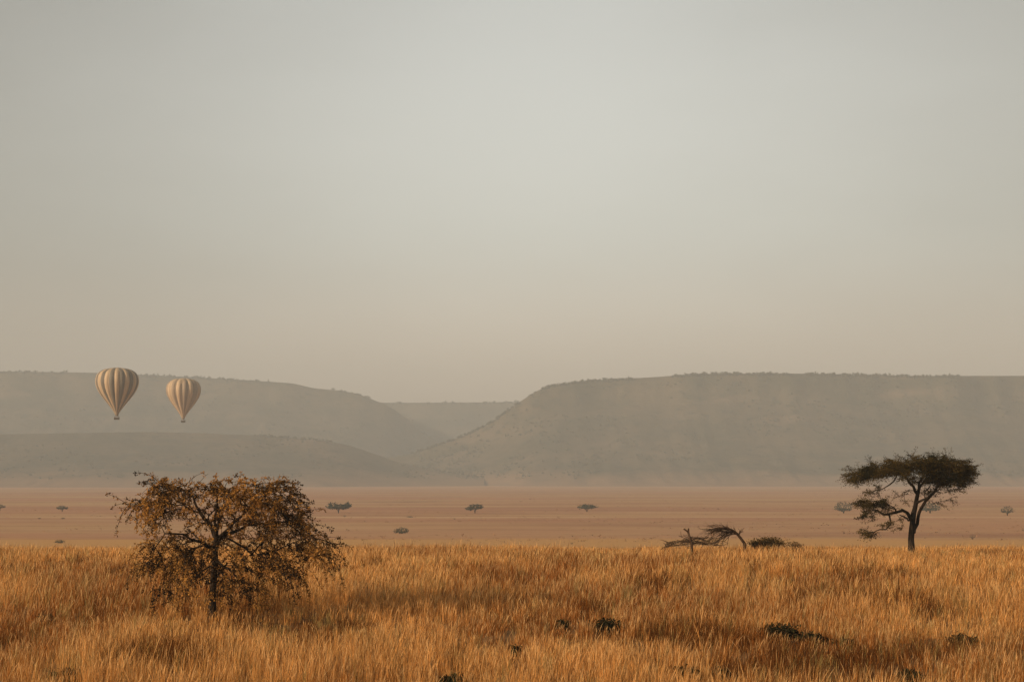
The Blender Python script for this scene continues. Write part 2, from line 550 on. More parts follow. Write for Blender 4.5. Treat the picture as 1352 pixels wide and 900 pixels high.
# ---- the weeping bush tree on the left
def left_tree():
    D = 43.2
    R = np.random.default_rng(42)
    b = at(280, 814, D); b[2] = float(ground_z(b[0], D)) - 0.02
    root = thing('acacia_tree', b, 'bushy golden brown tree with drooping twigs standing alone in the near grass', 'tree')
    def P(x, y, d): 
        q = at(x, y, D); return (q[0] - b[0], d, q[2] - b[2])
    S = [[(0, 0, -0.05), P(280.5, 790, 0), P(282, 760, .02), P(284, 735, 0.0), P(285, 712, 0)],
         [P(285, 712, 0), P(276, 695, .15), P(262, 678, .35), P(250, 655, .5), P(247, 652, .6)],
         [P(285, 712, 0), P(288, 690, -.15), P(289, 665, -.3), P(291, 656, -.4)],
         [P(285, 718, 0), P(300, 700, -.2), P(322, 680, -.3), P(338, 660, -.2), P(348, 656, 0)],
         [P(284, 728, 0), P(268, 716, -.3), P(248, 706, -.55), P(225, 703, -.7)],
         [P(284, 735, 0), P(298, 746, -.3), P(312, 754, -.55), P(330, 768, -.8)],
         [P(285, 715, 0), P(302, 702, .4), P(335, 692, .7), P(370, 690, .8)],
         [P(285, 712, 0), P(280, 690, .6), P(275, 665, 1.0)],
         [P(285, 720, 0), P(290, 705, -.6), P(296, 690, -1.1)],
         [P(284, 725, 0), P(262, 715, .5), P(238, 700, 1.0)],
         [P(262, 678, .35), P(240, 668, .2), P(220, 662, .05), P(204, 664, 0)],
         [P(338, 660, -.2), P(362, 668, -.4), P(385, 684, -.6), P(410, 702, -.7), P(432, 712, -.7), P(446, 717, -.7)],
         [P(370, 690, .8), P(392, 706, .9), P(404, 722, .9), P(412, 742, .9)],
         [P(285, 742, 0), P(292, 758, .3), P(304, 772, .5), P(312, 788, .6)],
         [P(283, 744, 0), P(268, 752, .3), P(250, 764, .5), P(236, 778, .5)]]
    ells = [(232, 655, 32, 15, 32), (214, 641, 8, 7, 4), (240, 645, 13, 7, 7), (196, 667, 20, 7, 12), (214, 673, 18, 12, 12),
            (300, 650, 36, 14, 34), (296, 676, 42, 22, 36),
            (350, 657, 36, 21, 44), (356, 643, 7, 6, 3), (384, 662, 14, 12, 8), (366, 688, 38, 18, 34), (402, 708, 26, 9, 12), (430, 718, 12, 6, 4),
            (245, 714, 40, 12, 26), (230, 740, 36, 20, 26), (198, 740, 18, 6, 6), (242, 768, 28, 12, 12),
            (328, 718, 48, 22, 28), (322, 750, 34, 20, 20), (380, 734, 30, 18, 16), (425, 732, 10, 10, 5), (326, 776, 30, 10, 10), (262, 742, 16, 26, 12), (385, 757, 14, 10, 4),
            (302, 742, 14, 30, 12)]
    def depth(x, y, R):
        q = max(0.05, 1 - ((x - 295) / 150) ** 2 - ((y - 705) / 105) ** 2 * .8)
        return float(R.uniform(-1, 1)) * 2.1 * math.sqrt(q)
    T = ellipse_targets(ells, D, b, depth, R)
    nodes, par, rad, chains, tips, nt = grow_tree(S, T, np.array([0, 0, 0.]), 0.0058, 0.40, 0.20, 0.05, R, [(.085, .058), (.045, .016), (.045, .014), (.045, .014), (.042, .012), (.042, .010), (.04, .012), (.035, .012), (.035, .012), (.035, .012), (.02, .008), (.024, .008), (.022, .008), (.022, .008), (.022, .008)])
    # twigs with strings of small leaves
    tw = Tubes(); LP, LD = [], []
    lift = {}
    for i in range(nt, len(nodes)):
        p = nodes[i]
        n_tw = 1 if R.random() < (0.40 if p[2] > 1.6 else 0.46) else 0
        if i in set_tips(tips): n_tw = 2
        for _ in range(n_tw):
            out = p - np.array([0.05, 0, 1.9]); out[2] *= 0.35
            out /= np.linalg.norm(out) + 1e-6
            d = out * 0.6 + R.normal(size=3) * 0.65 + np.array([0, 0, 0.12])
            d /= np.linalg.norm(d)
            d[2] = min(d[2], 0.42)
            L = R.uniform(0.15, 0.70) if p[2] > 1.1 else R.uniform(0.25, 0.75)
            if R.random() < 0.12: L *= 1.6
            m = int(L / 0.055) + 2
            q = p.copy(); pts = [q.copy()]
            for s in range(m):
                d = d + np.array([0, 0, -0.09 if p[2] > 1.5 else -0.16]) + R.normal(size=3) * 0.085
                d /= np.linalg.norm(d)
                q = q + d * 0.055
                if q[2] < 0.12: break
                pts.append(q.copy())
                if R.random() < 0.58:
                    for _k in range(int(R.integers(4, 12))):
                        LP.append(q + R.normal(size=3) * 0.021); LD.append(d)
            if len(pts) > 2:
                tw.add(pts, np.linspace(0.0075, 0.0032, len(pts)), 3)
        if R.random() < 0.30:
            for _k in range(2):
                LP.append(p + R.normal(size=3) * 0.035); LD.append(R.normal(size=3))
    wood_parts(nodes, rad, chains, root, M_BARK)
    tw.build('twigs', M_BARK, root)
    LP = np.array(LP); LD = np.array(LD)
    V, Q = leaf_arrays(LP, 0.047, 0.0, 1.9, LD * 0.5)
    clump = N1.fbm(LP[:, 0] * 2.2 + 30, LP[:, 2] * 2.2 + LP[:, 1], 3)
    t = np.clip((clump - 0.38) / 0.24 + R.normal(size=len(LP)) * 0.28, 0, 1)[:, None]
    c = (1 - t) * np.array([0.024, 0.013, 0.006]) + t * np.array([0.42, 0.200, 0.050])
    c = c * R.uniform(0.7, 1.25, (len(LP), 1))
    link_mesh('foliage', V, [Q], M_LEAF, root, colors=np.repeat(c, 4, axis=0))
    print('left tree leaves', len(LP), 'nodes', len(nodes))


def set_tips(t, _c={}):
    k = id(t)
    if k not in _c: _c[k] = set(t)
    return _c[k]


left_tree()


# ---- the umbrella acacia on the right
def right_tree():
    D = 79.0
    R = np.random.default_rng(5)
    b = at(1203, 722, D); b[2] = float(ground_z(b[0], D)) - 0.02
    root = thing('umbrella_acacia', b, 'dark umbrella acacia with a flat crown and a forked trunk at the right', 'tree')
    def P(x, y, d):
        q = at(x, y, D); return (q[0] - b[0], d, q[2] - b[2])
    S = [[(0, 0, -0.05), P(1203, 712, 0), P(1204, 700, 0), P(1205, 688, .02), P(1206, 678, 0), P(1209, 664, -.05), P(1211, 652, -.1)],
         [P(1211, 652, -.1), P(1204, 642, -.2), P(1196, 632, -.3), P(1185, 622, -.4), P(1165, 617, -.4)],
         [P(1211, 652, -.1), P(1214, 638, .1), P(1222, 624, .2)],
         [P(1204, 706, 0), P(1210, 698, .2), P(1214, 684, .3), P(1218, 672, .35), P(1224, 662, .35), P(1231, 654, .3), P(1240, 642, .3), P(1250, 630, .3)],
         [P(1205, 684, 0), P(1198, 676, -.15), P(1190, 674, -.3), P(1180, 676, -.45), P(1171, 680, -.5), P(1163, 677, -.5), P(1155, 673, -.5)],
         [P(1171, 680, -.5), P(1172, 690, -.6), P(1164, 697, -.65), P(1152, 700, -.7)],
         [P(1205, 690, 0), P(1200, 684, .5), P(1193, 680, .8)],
         [P(1209, 664, -.05), P(1222, 655, -.6), P(1234, 645, -1.0)],
         [P(1211, 652, -.1), P(1208, 640, .7), P(1200, 625, 1.2)],
         [P(1185, 622, -.4), P(1172, 640, -.6), P(1160, 645, -.6), P(1150, 648, -.5)]]
    ells = [(1147, 626, 27, 8, 46), (1172, 618, 30, 9, 52), (1200, 612, 29, 8, 48), (1232, 610, 25, 8, 48), (1255, 618, 25, 11, 74), (1272, 623, 12, 10, 30),
            (1205, 624, 30, 9, 34), (1235, 630, 28, 9, 50), (1260, 634, 20, 8, 32),
            (1150, 664, 27, 5, 20), (1160, 670, 20, 6, 12), (1143, 680, 15, 6, 8), (1148, 703, 18, 5, 8), (1165, 695, 6, 7, 4), (1150, 648, 11, 5, 5),
            (1238, 648, 24, 5, 8), (1196, 656, 10, 9, 3), (1243, 660, 10, 5, 2), (1188, 690, 4, 10, 2), (1128, 634, 8, 3, 6)]
    def depth(x, y, R):
        if y < 645:
            q = max(0.04, 1 - ((x - 1203) / 90) ** 2)
            return float(R.uniform(-1, 1)) * 2.1 * math.sqrt(q)
        if x < 1190:
            return float(R.uniform(-1.0, .1))
        return float(R.uniform(-.9, .9))
    T = ellipse_targets(ells, D, b, depth, R)
    nodes, par, rad, chains, tips, nt = grow_tree(S, T, np.array([0, 0, 0.]), 0.0072, 0.42, 0.10, 0.07, R, [(.15, .075), (.06, .03), (.06, .03), (.085, .035), (.07, .04), (.03, .018), (.04, .02), (.05, .025), (.05, .025), (.03, .015)])
    tw = Tubes(); LP, LD = [], []
    tipset = set(tips)
    for i in range(nt, len(nodes)):
        p = nodes[i]
        k = 5 if i in tipset else (1 if R.random() < 0.30 else 0)
        for _ in range(k):
            d = R.normal(size=3) * np.array([1, 1, 0.35]) + np.array([0, 0, 0.12]) + 0.25 * np.array([np.sign(p[0]), 0, 0])
            d /= np.linalg.norm(d)
            L = R.uniform(0.15, 0.42)
            if p[2] < 2.1: L *= 0.9
            m = int(L / 0.06) + 1; q = p.copy(); pts = [q.copy()]
            for s in range(m):
                d = d + R.normal(size=3) * 0.16 + np.array([0, 0, -0.07]); d /= np.linalg.norm(d)
                q = q + d * 0.06; pts.append(q.copy())
                for _k in range(int(R.integers(3, 8))):
                    LP.append(q + R.normal(size=3) * np.array([.045, .045, .022])); LD.append(d)
            tw.add(pts, np.linspace(0.008, 0.003, len(pts)), 3)
    wood_parts(nodes, rad, chains, root, M_BARK, wob=0.07)
    tw.build('twigs', M_BARK, root)
    LP = np.array(LP); LD = np.array(LD)
    V, Q = leaf_arrays(LP, 0.065, 0.35, 3.2, LD * 0.4)
    clump = N2.fbm(LP[:, 0] * 1.6 + 11, LP[:, 2] * 2.5 + LP[:, 1] * 1.2, 3)
    t = np.clip((clump - 0.35) / 0.35 + R.normal(size=len(LP)) * 0.22, 0, 1)[:, None]
    c = (1 - t) * np.array([0.014, 0.014, 0.006]) + t * np.array([0.090, 0.058, 0.017])
    c = c * R.uniform(0.7, 1.3, (len(LP), 1))
    link_mesh('foliage', V, [Q], M_PINE, root, colors=np.repeat(c, 4, axis=0))
    print('acacia leaves', len(LP), 'nodes', len(nodes))


right_tree()


# ---- dead wood on the crest of the near field
def twiggy(tb, p, d, L, r, lvl, R, spread=0.7, grav=-0.03):
    m = max(3, int(L / 0.12)); q = np.array(p, float); d = np.array(d, float); d /= np.linalg.norm(d)
    pts = [q.copy()]
    for s in range(m):
        d = d + R.normal(size=3) * 0.14 + np.array([0, 0, grav]); d /= np.linalg.norm(d)
        q = q + d * L / m; pts.append(q.copy())
        if lvl > 0 and R.random() < 0.75:
            e = d + R.normal(size=3) * spread; e /= np.linalg.norm(e)
            twiggy(tb, q, e, L * R.uniform(0.35, 0.65), r * 0.55, lvl - 1, R, spread, grav)
    tb.add(pts, np.linspace(r, r * 0.4, len(pts)), 5 if r > 0.02 else 3)
    return q


def dead_group():
    D = 77.0
    R = np.random.default_rng(9)
    sc = D / F
    def base(x, Dd=D):
        p = at(x, 720, Dd); p[2] = float(ground_z(p[0], Dd)) - 0.02
        return p
    # bent dead tree
    b = base(984)
    root = thing('dead_tree', b, 'bent leafless tree leaning left with a tangle of brown twigs', 'dead tree')
    def P(x, y, d=0.0, b=b, Dd=D):
        q = at(x, y, Dd); return np.array([q[0] - b[0], d, q[2] - b[2]])
    tb = Tubes()
    tb.add([(0, 0, -.05), P(983, 717), P(978, 710, .05), P(974, 705, .05), P(968, 700, 0), P(958, 696, -.1), P(944, 697, -.2)],
           [.065, .06, .055, .052, .045, .035, .02], 8, 0.07)
    tb.build('trunk', M_DEAD, root)
    br = Tubes(); LP = []
    for (x, y, dx, dz, L) in [(974, 705, -1, .18, .9), (972, 703, -1, .28, .75), (970, 701, -1, .12, 1.2), (966, 699, -1, .18, 1.0), (960, 697, -1, .10, .9), (972, 703, -.3, .55, .40),
                              (975, 706, .3, .7, .38), (950, 697, -1, -.05, .7), (965, 699, -.8, .40, .6), (968, 700, -1, -.12, 1.2), (955, 697, -1, .0, .8), (973, 704, -1, .02, 1.0),
                              (944, 698, -1, -.15, .7), (962, 698, -1, .05, 1.1), (971, 702, -1, -.05, 1.3), (976, 707, .1, .5, .35)]:
        for s_ in (-.4, 0.0, .4):
            twiggy(br, P(x, y, 0), (dx, s_, dz), L * R.uniform(.5, .78), .016, 2, R, .42, -.05)
    br.build('branches', M_DEAD, root)
    # snag
    b2 = base(914, 76.0)
    root2 = thing('dead_tree', b2, 'bare upright snag with a short forked tip left of the bent dead tree', 'dead tree')
    def P2(x, y, d=0.0):
        q = at(x, y, 76.0); return np.array([q[0] - b2[0], d, q[2] - b2[2]])
    t2 = Tubes(); t2.add([(0, 0, -.05), P2(913, 716), P2(911, 710), P2(909, 703, .03), P2(909, 697, .02)], [.055, .05, .046, .04, .028], 8, .07)
    t2.build('trunk', M_DEAD, root2)
    t3 = Tubes(); t3.add([P2(909, 702, .03), P2(906, 700, .03), P2(902.5, 698, 0)], [.038, .035, .02], 6, .06)
    t3.add([P2(905.5, 699.5, .03), P2(904, 697, .05)], [.02, .012], 5)
    t3.add([P2(899.5, 708, .03), P2(899, 701, .1)], [.01, .006], 4)
    t3.build('branches', M_DEAD, root2)
    # low brush pile
    b3 = base(918, 78.0)
    root3 = thing('brush_pile', b3, 'long low heap of fallen grey brown branches behind the forked snag', 'brush')
    br3 = Tubes()
    for k in range(40):
        x = R.uniform(886, 944); top = np.interp(x, [880, 900, 930, 946], [717, 712.5, 706, 708])
        q = at(x, R.uniform(top + 1, 720), 78.0) - b3
        twiggy(br3, (q[0], R.uniform(-.5, .5), max(.02, q[2])), (R.choice([-1, 1]), R.normal() * .5, R.uniform(-.15, .25)), R.uniform(.3, .7), .02, 1, R, .5)
    br3.build('branches', M_DEAD, root3)
    LP = []
    for k in range(900):
        x = R.uniform(880, 947); top = np.interp(x, [880, 900, 930, 947], [717, 713, 707, 709])
        q = at(x, R.uniform(top, 720), 78.0) - b3; LP.append((q[0], R.uniform(-.5, .5), max(.02, q[2])))
    LP = np.array(LP); V, Q = leaf_arrays(LP, .06, .3, 3)
    c = R.uniform(.6, 1.3, (len(LP), 1)) * np.array([.14, .09, .05])
    link_mesh('foliage', V, [Q], M_LEAF, root3, colors=np.repeat(c, 4, axis=0))
    # leafy bush right of the dead tree
    b4 = base(1012, 78.0)
    bush(b4, 'olive brown flat bush right of the bent dead tree', 78.0,
         [(1010, 716, 20, 4, 60), (1020, 714, 13, 3.5, 36), (1000, 717, 10, 3, 24)], R, (0.035, .024, .009), (.15, .085, .028))
    b5 = base(1044, 78.5)
    bush(b5, 'low sparse russet bush trailing off to the right of the flat bush', 78.5,
         [(1040, 718, 14, 2.5, 14), (1053, 719, 5, 4, 8)], R, (0.07, .045, .02), (.20, .11, .045))


def bush(b, label, D, ells, R, ca, cb, name='bush', dep=0.5, leaf=.07, group=None, nl=18):
    root = thing(name, b, label, 'bush', group)
    sc_ = min(1.0, ells[0][2] * D / F / .45)
    sc_ = max(sc_, .35)
    stems = Tubes(); LP = []
    for cx, cy, rx, ry, n in ells:
        for k in range(n):
            a = R.uniform(0, 6.283); q = math.sqrt(R.random())
            p = at(cx + rx * q * math.cos(a), cy + ry * q * math.sin(a), D) - b
            p = np.array([p[0], R.uniform(-dep, dep), max(.04, p[2])])
            st = np.array([p[0] * .35, p[1] * .3, -.02]); mid = (st + p) / 2 + np.array([0, 0, .06]) + R.normal(size=3) * .03
            stems.add([st, mid, p], [.014, .009, .004], 4)
            for _ in range(nl):
                LP.append(p + R.normal(size=3) * np.array([.10, .10, .055]) * sc_)
    stems.build('stems', M_BARK, root)
    LP = np.array(LP); LP[:, 2] = np.maximum(LP[:, 2], .02)
    V, Q = leaf_arrays(LP, leaf, .2, 2.4)
    t = R.random((len(LP), 1)) ** 1.5
    c = (1 - t) * np.array(ca) + t * np.array(cb)
    link_mesh('foliage', V, [Q], M_SHRUB, root, colors=np.repeat(c, 4, axis=0))
    return root


dead_group()

# ---- dark shrubs half sunk in the near grass: (x, y_base, w, h, label)
SHRUBS = [(800, 838, 40, 20, 'dark green shrub in the grass below the middle of the picture'),
          (742, 834, 18, 15, 'small dark shrub just left of the dark green shrub in the middle grass'),
          (1027, 846, 42, 22, 'largest near black shrub in the grass, between the middle and the right'),
          (1071, 848, 30, 10, 'flat dark shrub lying right beside the largest near black shrub'),
          (1272, 854, 26, 16, 'dark shrub in the deep russet grass near the right edge'),
          (598, 903, 22, 9, 'dark shrub at the bottom edge, just left of the middle'),
          (680, 864, 12, 12, 'tiny dark shrub in the grass, below and left of the middle pair of shrubs'),
          (908, 898, 22, 20, 'dark upright shrub at the bottom edge, right of the middle'),
          (952, 897, 16, 14, 'small dark shrub at the bottom edge beside the upright one'),
          (1204, 900, 26, 12, 'low dark shrub at the bottom edge towards the right corner'),
          (90, 897, 36, 10, 'flat dark shrub in the grass at the bottom left corner'),
          (382, 872, 20, 11, 'small dark shrub in the grass below the drooping tree, right of its trunk'),
          (60, 822, 20, 9, 'faint low shrub in the grass at the left edge'),
          (1113, 852, 20, 7, 'thin dark shrub in the grass, right of the flat shrub')]
SHRUB_SPOTS = []
for (x, yb, w, h, lab) in SHRUBS:
    D = CAM_H * F / (yb - 630)
    for _ in range(4):
        D = (CAM_H - float(ground_z((x - 676) / F * D, D))) * F / (yb - 630)
    b = at(x, yb, D); b[2] = float(ground_z(b[0], D)) - .01
    R = np.random.default_rng(int(x))
    n = max(10, int(w * 1.1))
    bush(b, lab, D, [(x, yb - h * .5, w * .56, h * .40, n)], R, (.012, .012, .006), (.055, .045, .018), 'shrub', .30, .06, 'dark shrubs in the near grass', 34)
    SHRUB_SPOTS.append((b[0], D, w * D / F / 2, h * D / F))

# ------------------------------------------------------------------ scattered trees on the plain
def plain_tree(x, yb, w, h, label, seed, lobes=None, trunk=True, name='plain_tree', cat='tree', D=None):
    R = np.random.default_rng(seed)
    if D is None:
        D = (CAM_H - PLAIN) * F / (yb - 630)
        for _ in range(4):
            D = (CAM_H - float(ground_z((x - 676) / F * D, D))) * F / (yb - 630)
    b = at(x, yb, D); b[2] = float(ground_z(b[0], D)) - .05
    s = D / F
    W, Hh = w * s, h * s
    root = thing(name, b, label, cat, 'scattered trees on the hazy plain' if cat == 'tree' else 'small bushes on the plain')
    lobes = lobes or [(0, 0.62, 0.5, 0.40, 1.0)]
    LP = []
    for (lx, lz, rx, rz, dn) in lobes:
        m = int(520 * dn)
        d = R.normal(size=(m, 3)); d /= np.linalg.norm(d, axis=1)[:, None]
        d *= R.uniform(.25, 1, (m, 1)) ** .5
        lump = 0.72 + 0.5 * N2.fbm(d[:, 0] * 2 + seed, d[:, 2] * 2 + d[:, 1] * 1.5, 2)
        d *= lump[:, None]
        d[:, 2] = np.where(d[:, 2] < 0, d[:, 2] * .45, d[:, 2])
        LP.append(np.stack([lx * W + d[:, 0] * rx * W, d[:, 1] * rx * W * .9, lz * Hh + d[:, 2] * rz * Hh], -1))
    LP = np.concatenate(LP); LP[:, 2] = np.maximum(LP[:, 2], .05)
    wood = Tubes()
    if trunk:
        for k in range(5):
            a = R.uniform(-.35, .35) * W
            wood.add([(0, 0, -.1), (a * .15, R.normal() * .1, Hh * .25), (a * .6, R.normal() * .3, Hh * .5), (a, R.normal() * .5, Hh * .68)],
                     [.028 * Hh, .022 * Hh, .015 * Hh, .008 * Hh], 6)
    else:
        for k in range(4):
            a = R.uniform(-.3, .3) * W
            wood.add([(a * .2, 0, -.05), (a * .6, R.normal() * .1, Hh * .3), (a, R.normal() * .2, Hh * .6)], [.03 * Hh, .02 * Hh, .008 * Hh], 5)
    wood.build('trunk' if trunk else 'stems', M_BARK, root)
    V, Q = leaf_arrays(LP, W * .07, .3, 1.7)
    c = R.uniform(.6, 1.4, (len(LP), 1)) * np.array([.062, .062, .042])
    link_mesh('crown' if trunk else 'foliage', V, [Q], M_PINE, root, colors=np.repeat(c, 4, axis=0))


two = [(-.22, .60, .30, .38, .8), (.18, .55, .2, .34, .5), (.38, .68, .13, .30, .4)]
plain_tree(447, 677, 32, 15, 'twin crowned hazy tree on the plain right of the drooping tree', 1, two)
plain_tree(627, 677, 25, 13, 'small rounded hazy tree on the plain below the gap in the hills', 2, [(.05, .62, .42, .4, 1), (-.3, .45, .2, .2, .3)])
plain_tree(775, 675, 27, 10, 'wide low domed hazy tree on the plain right of the middle', 3)
plain_tree(530, 703.5, 21, 9, 'dark flat domed tree on the plain close behind the near grass', 4, [(0, .35, .5, .6, 1)])
plain_tree(82, 675, 16, 8, 'small faint tree on the plain at the left, below the balloons', 5)
plain_tree(0, 674, 14, 9, 'hazy tree on the plain cut by the left edge of the picture', 6)
plain_tree(1114, 677, 27, 17, 'pale hazy tree on the plain partly behind the left side of the umbrella acacia', 7, [(0, .4, .48, .58, 1)])
plain_tree(1228, 677, 30, 15, 'pale hazy tree on the plain behind the trunk of the umbrella acacia', 8, [(0, .45, .5, .5, 1)])
plain_tree(1330, 680, 18, 13, 'rounded hazy tree on the plain right of the umbrella acacia', 9, [(0, .5, .5, .5, 1)])
plain_tree(1284, 711, 8, 8, 'little round dark bush on the plain just right of the umbrella acacia', 10, [(0, .45, .5, .5, .5)], False, 'plain_bush', 'bush')
plain_tree(1353, 702, 8, 8, 'little dark bush on the plain cut by the right edge', 11, [(0, .45, .5, .5, .5)], False, 'plain_bush', 'bush')
plain_tree(455, 682, 5, 4, 'tiny dark bush in front of the twin crowned tree', 12, [(0, .45, .5, .5, .4)], False, 'plain_bush', 'bush')
plain_tree(541, 682.5, 9, 2.5, 'tiny flat bush on the plain between the twin crowned and the rounded tree', 13, [(0, .4, .5, .5, .4)], False, 'plain_bush', 'bush')
plain_tree(83, 684.5, 7, 2.5, 'tiny flat bush on the plain below the small faint tree', 14, [(0, .4, .5, .5, .4)], False, 'plain_bush', 'bush')
plain_tree(52, 684.5, 5, 2.5, 'tiny flat bush on the plain left of the one below the faint tree', 15, [(0, .4, .5, .5, .4)], False, 'plain_bush', 'bush')
plain_tree(600, 685, 4, 3, 'tiny dot of a bush on the plain below the small rounded tree', 16, [(0, .4, .5, .5, .3)], False, 'plain_bush', 'bush')

plain_tree(79, 716, 15, 5, 'small dark flat bush at the left where the plain begins behind the near grass', 17, [(0, .4, .5, .6, .7)], False, 'plain_bush', 'bush')
plain_tree(755, 717.5, 5, 4, 'tiny dark bush right of the middle where the plain begins behind the near grass', 18, [(0, .4, .5, .6, .4)], False, 'plain_bush', 'bush')

def plain_tussocks():
    R = np.random.default_rng(321)
    n = 9000
    y = 335 + (R.random(n) ** 1.5) * 1500
    x = R.uniform(-1, 1, n) * (.30 * y + 10)
    k = N1.fbm(x * .012 + 3, y * .03, 4) + R.normal(0, .05, n) > .52
    x, y = x[k], y[k]; m = len(x)
    h = R.uniform(.08, .26, m) * np.where(R.random(m) < .03, 2.0, 1)
    L = 7
    d = R.normal(size=(m, L, 3)) * np.array([1.1, .9, .35]); d[..., 2] = np.abs(d[..., 2])
    P = np.stack([x, y, ground_z(x, y)], -1)[:, None, :] + d * h[:, None, None]
    V, Q = leaf_arrays(P.reshape(-1, 3), np.repeat(h, L) * .9, .1, 1.5)
    c = np.where(R.random((m, 1)) < .45, np.array([[.19, .105, .05]]), np.array([[.36, .20, .10]])) * R.uniform(.7, 1.2, (m, 1))
    o = link_mesh('plain_tussocks', V, [Q], M_GRASS, colors=np.repeat(c, L * 4, axis=0))
    tag(o, 'low grass tussocks sprinkled over the open plain', 'tussocks', kind='stuff')


plain_tussocks()

# ------------------------------------------------------------------ balloons
def balloon(cx, top, bot, width, D, label, turn, second, G, crease):
    """cx, top and bottom of the envelope and its width in pixels."""
    s = D / F
    T, Bm = at(cx, top, D), at(cx, bot, D)
    Hh = T[2] - Bm[2]; Rr = width * s / 2
    root = thing('hot_air_balloon', (T[0], D, Bm[2] - Rr * .16), label, 'balloon', 'hot air balloons over the plain')
    z0 = Rr * .16
    # profile (t from mouth 0 to crown 1)
    prof = np.array([(0, .085), (.06, .155), (.14, .28), (.24, .455), (.34, .63), (.44, .79), (.54, .91), (.62, .972), (.70, 1.0), (.77, .985), (.84, .94), (.90, .845), (.95, .68), (.98, .49), (1.0, .10)])
    tt = np.linspace(0, 1, 40)
    tt = 1 - (1 - tt) ** 1.35
    rr = np.interp(tt, prof[:, 0], prof[:, 1]); zz = tt
    rr = np.convolve(np.pad(rr, 1, mode='edge'), [.2, .6, .2], 'valid')
    sub = 6
    n = G * sub
    th = np.arange(n) / n * 2 * math.pi
    ph = (np.arange(n) % sub) / sub
    bulge = np.abs(np.sin(ph * math.pi)) ** .7
    V = []
    for r, z in zip(rr, zz):
        amp = crease * min(1, r * 1.4)
        R_ = Rr * r * (1 - amp + amp * bulge) 
        V.append(np.stack([R_ * np.cos(th + turn), R_ * np.sin(th + turn), np.full(n, z0 + z * Hh)], -1))
    V = np.concatenate(V)
    i = np.arange(len(tt) - 1)[:, None] * n; j = np.arange(n)[None, :]; j2 = (j + 1) % n
    Q = np.stack([i + j, i + j2, i + n + j2, i + n + j], -1).reshape(-1, 4)
    g = (np.arange(n) // sub)
    mi = np.tile(np.where(g % 2 == 0, 0, 1), len(tt) - 1)
    env = link_mesh('envelope', V, [Q], [M_CREAM, second], root, mat_idx=mi, smooth=True)
    # crown ring
    capb = Tubes(); capb.add([(0, 0, z0 + Hh * .992), (0, 0, z0 + Hh * 1.004)], [Rr * .12, Rr * .05], 16)
    capb.build('parachute_vent', second, root)
    # scoop under the mouth
    k = 16; a = np.arange(k) / k * 2 * math.pi
    SV = []
    for r, z in ((.085, 0.0), (.075, -.03), (.07, -.05)):
        SV.append(np.stack([Rr * r * np.cos(a), Rr * r * np.sin(a), np.full(k, z0 + z * Hh * .8)], -1))
    SV = np.concatenate(SV)
    ii = np.arange(2)[:, None] * k; jj = np.arange(k)[None, :]; jj2 = (jj + 1) % k
    SQ = np.stack([ii + jj, ii + jj2, ii + k + jj2, ii + k + jj], -1).reshape(-1, 4)
    link_mesh('skirt', SV, [SQ], M_SEAM, root, smooth=True)
    # basket: a wicker box with a padded rim, partitions and cables
    bw, bd, bh = Rr * .115, Rr * .07, Rr * .10
    zb = -Rr * .10
    def shell(w, d, z_lo, z_hi, th_):
        o = [(-w, -d), (w, -d), (w, d), (-w, d)]; inn = [(-w + th_, -d + th_), (w - th_, -d + th_), (w - th_, d - th_), (-w + th_, d - th_)]
        Vv = [(x, y, z_lo) for x, y in o] + [(x, y, z_hi) for x, y in o] + [(x, y, z_hi) for x, y in inn] + [(x, y, z_lo + th_) for x, y in inn]
        Qq = [(3, 2, 1, 0)]
        for q in range(4):
            r_ = (q + 1) % 4
            Qq += [(q, r_, 4 + r_, 4 + q), (4 + q, 4 + r_, 8 + r_, 8 + q), (8 + q, 8 + r_, 12 + r_, 12 + q)]
        Qq.append((12, 13, 14, 15))
        return np.array(Vv), np.array(Qq)
    Vv, Qq = shell(bw, bd, zb, zb + bh, Rr * .01)
    bk = link_mesh('basket', Vv, [Qq], M_WICKER, root)
    rim = Tubes()
    c4 = [(-bw, -bd), (bw, -bd), (bw, bd), (-bw, bd)]
    for q in range(4):
        x0, y0 = c4[q]; x1, y1 = c4[(q + 1) % 4]
        rim.add([(x0, y0, zb + bh), (x1, y1, zb + bh)], [Rr * .012] * 2, 6)
    rim.build('padded_rim', M_SEAM, bk)
    bn = Tubes()
    for x in (-.03, .03):
        bn.add([(x * Rr, 0, zb + bh + Rr * .05), (x * Rr, 0, zb + bh + Rr * .085)], [Rr * .018, Rr * .014], 8)
    bn.add([(-bw * .8, 0, zb + bh + Rr * .05), (bw * .8, 0, zb + bh + Rr * .05)], [Rr * .007] * 2, 6)
    bn.build('burner', M_METAL, root)
    for q, (x0, y0) in enumerate(c4):
        cb = Tubes()
        cb.add([(x0, y0, zb + bh), (x0 * .8, y0 * .8, zb + bh + Rr * .05), (x0 * .6, y0 * .9, z0 - Hh * .035)], [Rr * .008, Rr * .006, Rr * .004], 4)
        cb.build('cable', M_CABLE, root)
    # passengers' heads and shoulders above the rim are under a pixel here and not resolved
    return root


balloon(155, 485.3, 546.5, 57, 830, 'larger striped cream and brown hot air balloon, the higher one on the left', 0.05, M_DUN, 24, .06)
balloon(242.5, 499.2, 551.5, 46, 1030, 'smaller paler striped hot air balloon, the lower one on the right', 0.45, M_TAN, 16, .12)

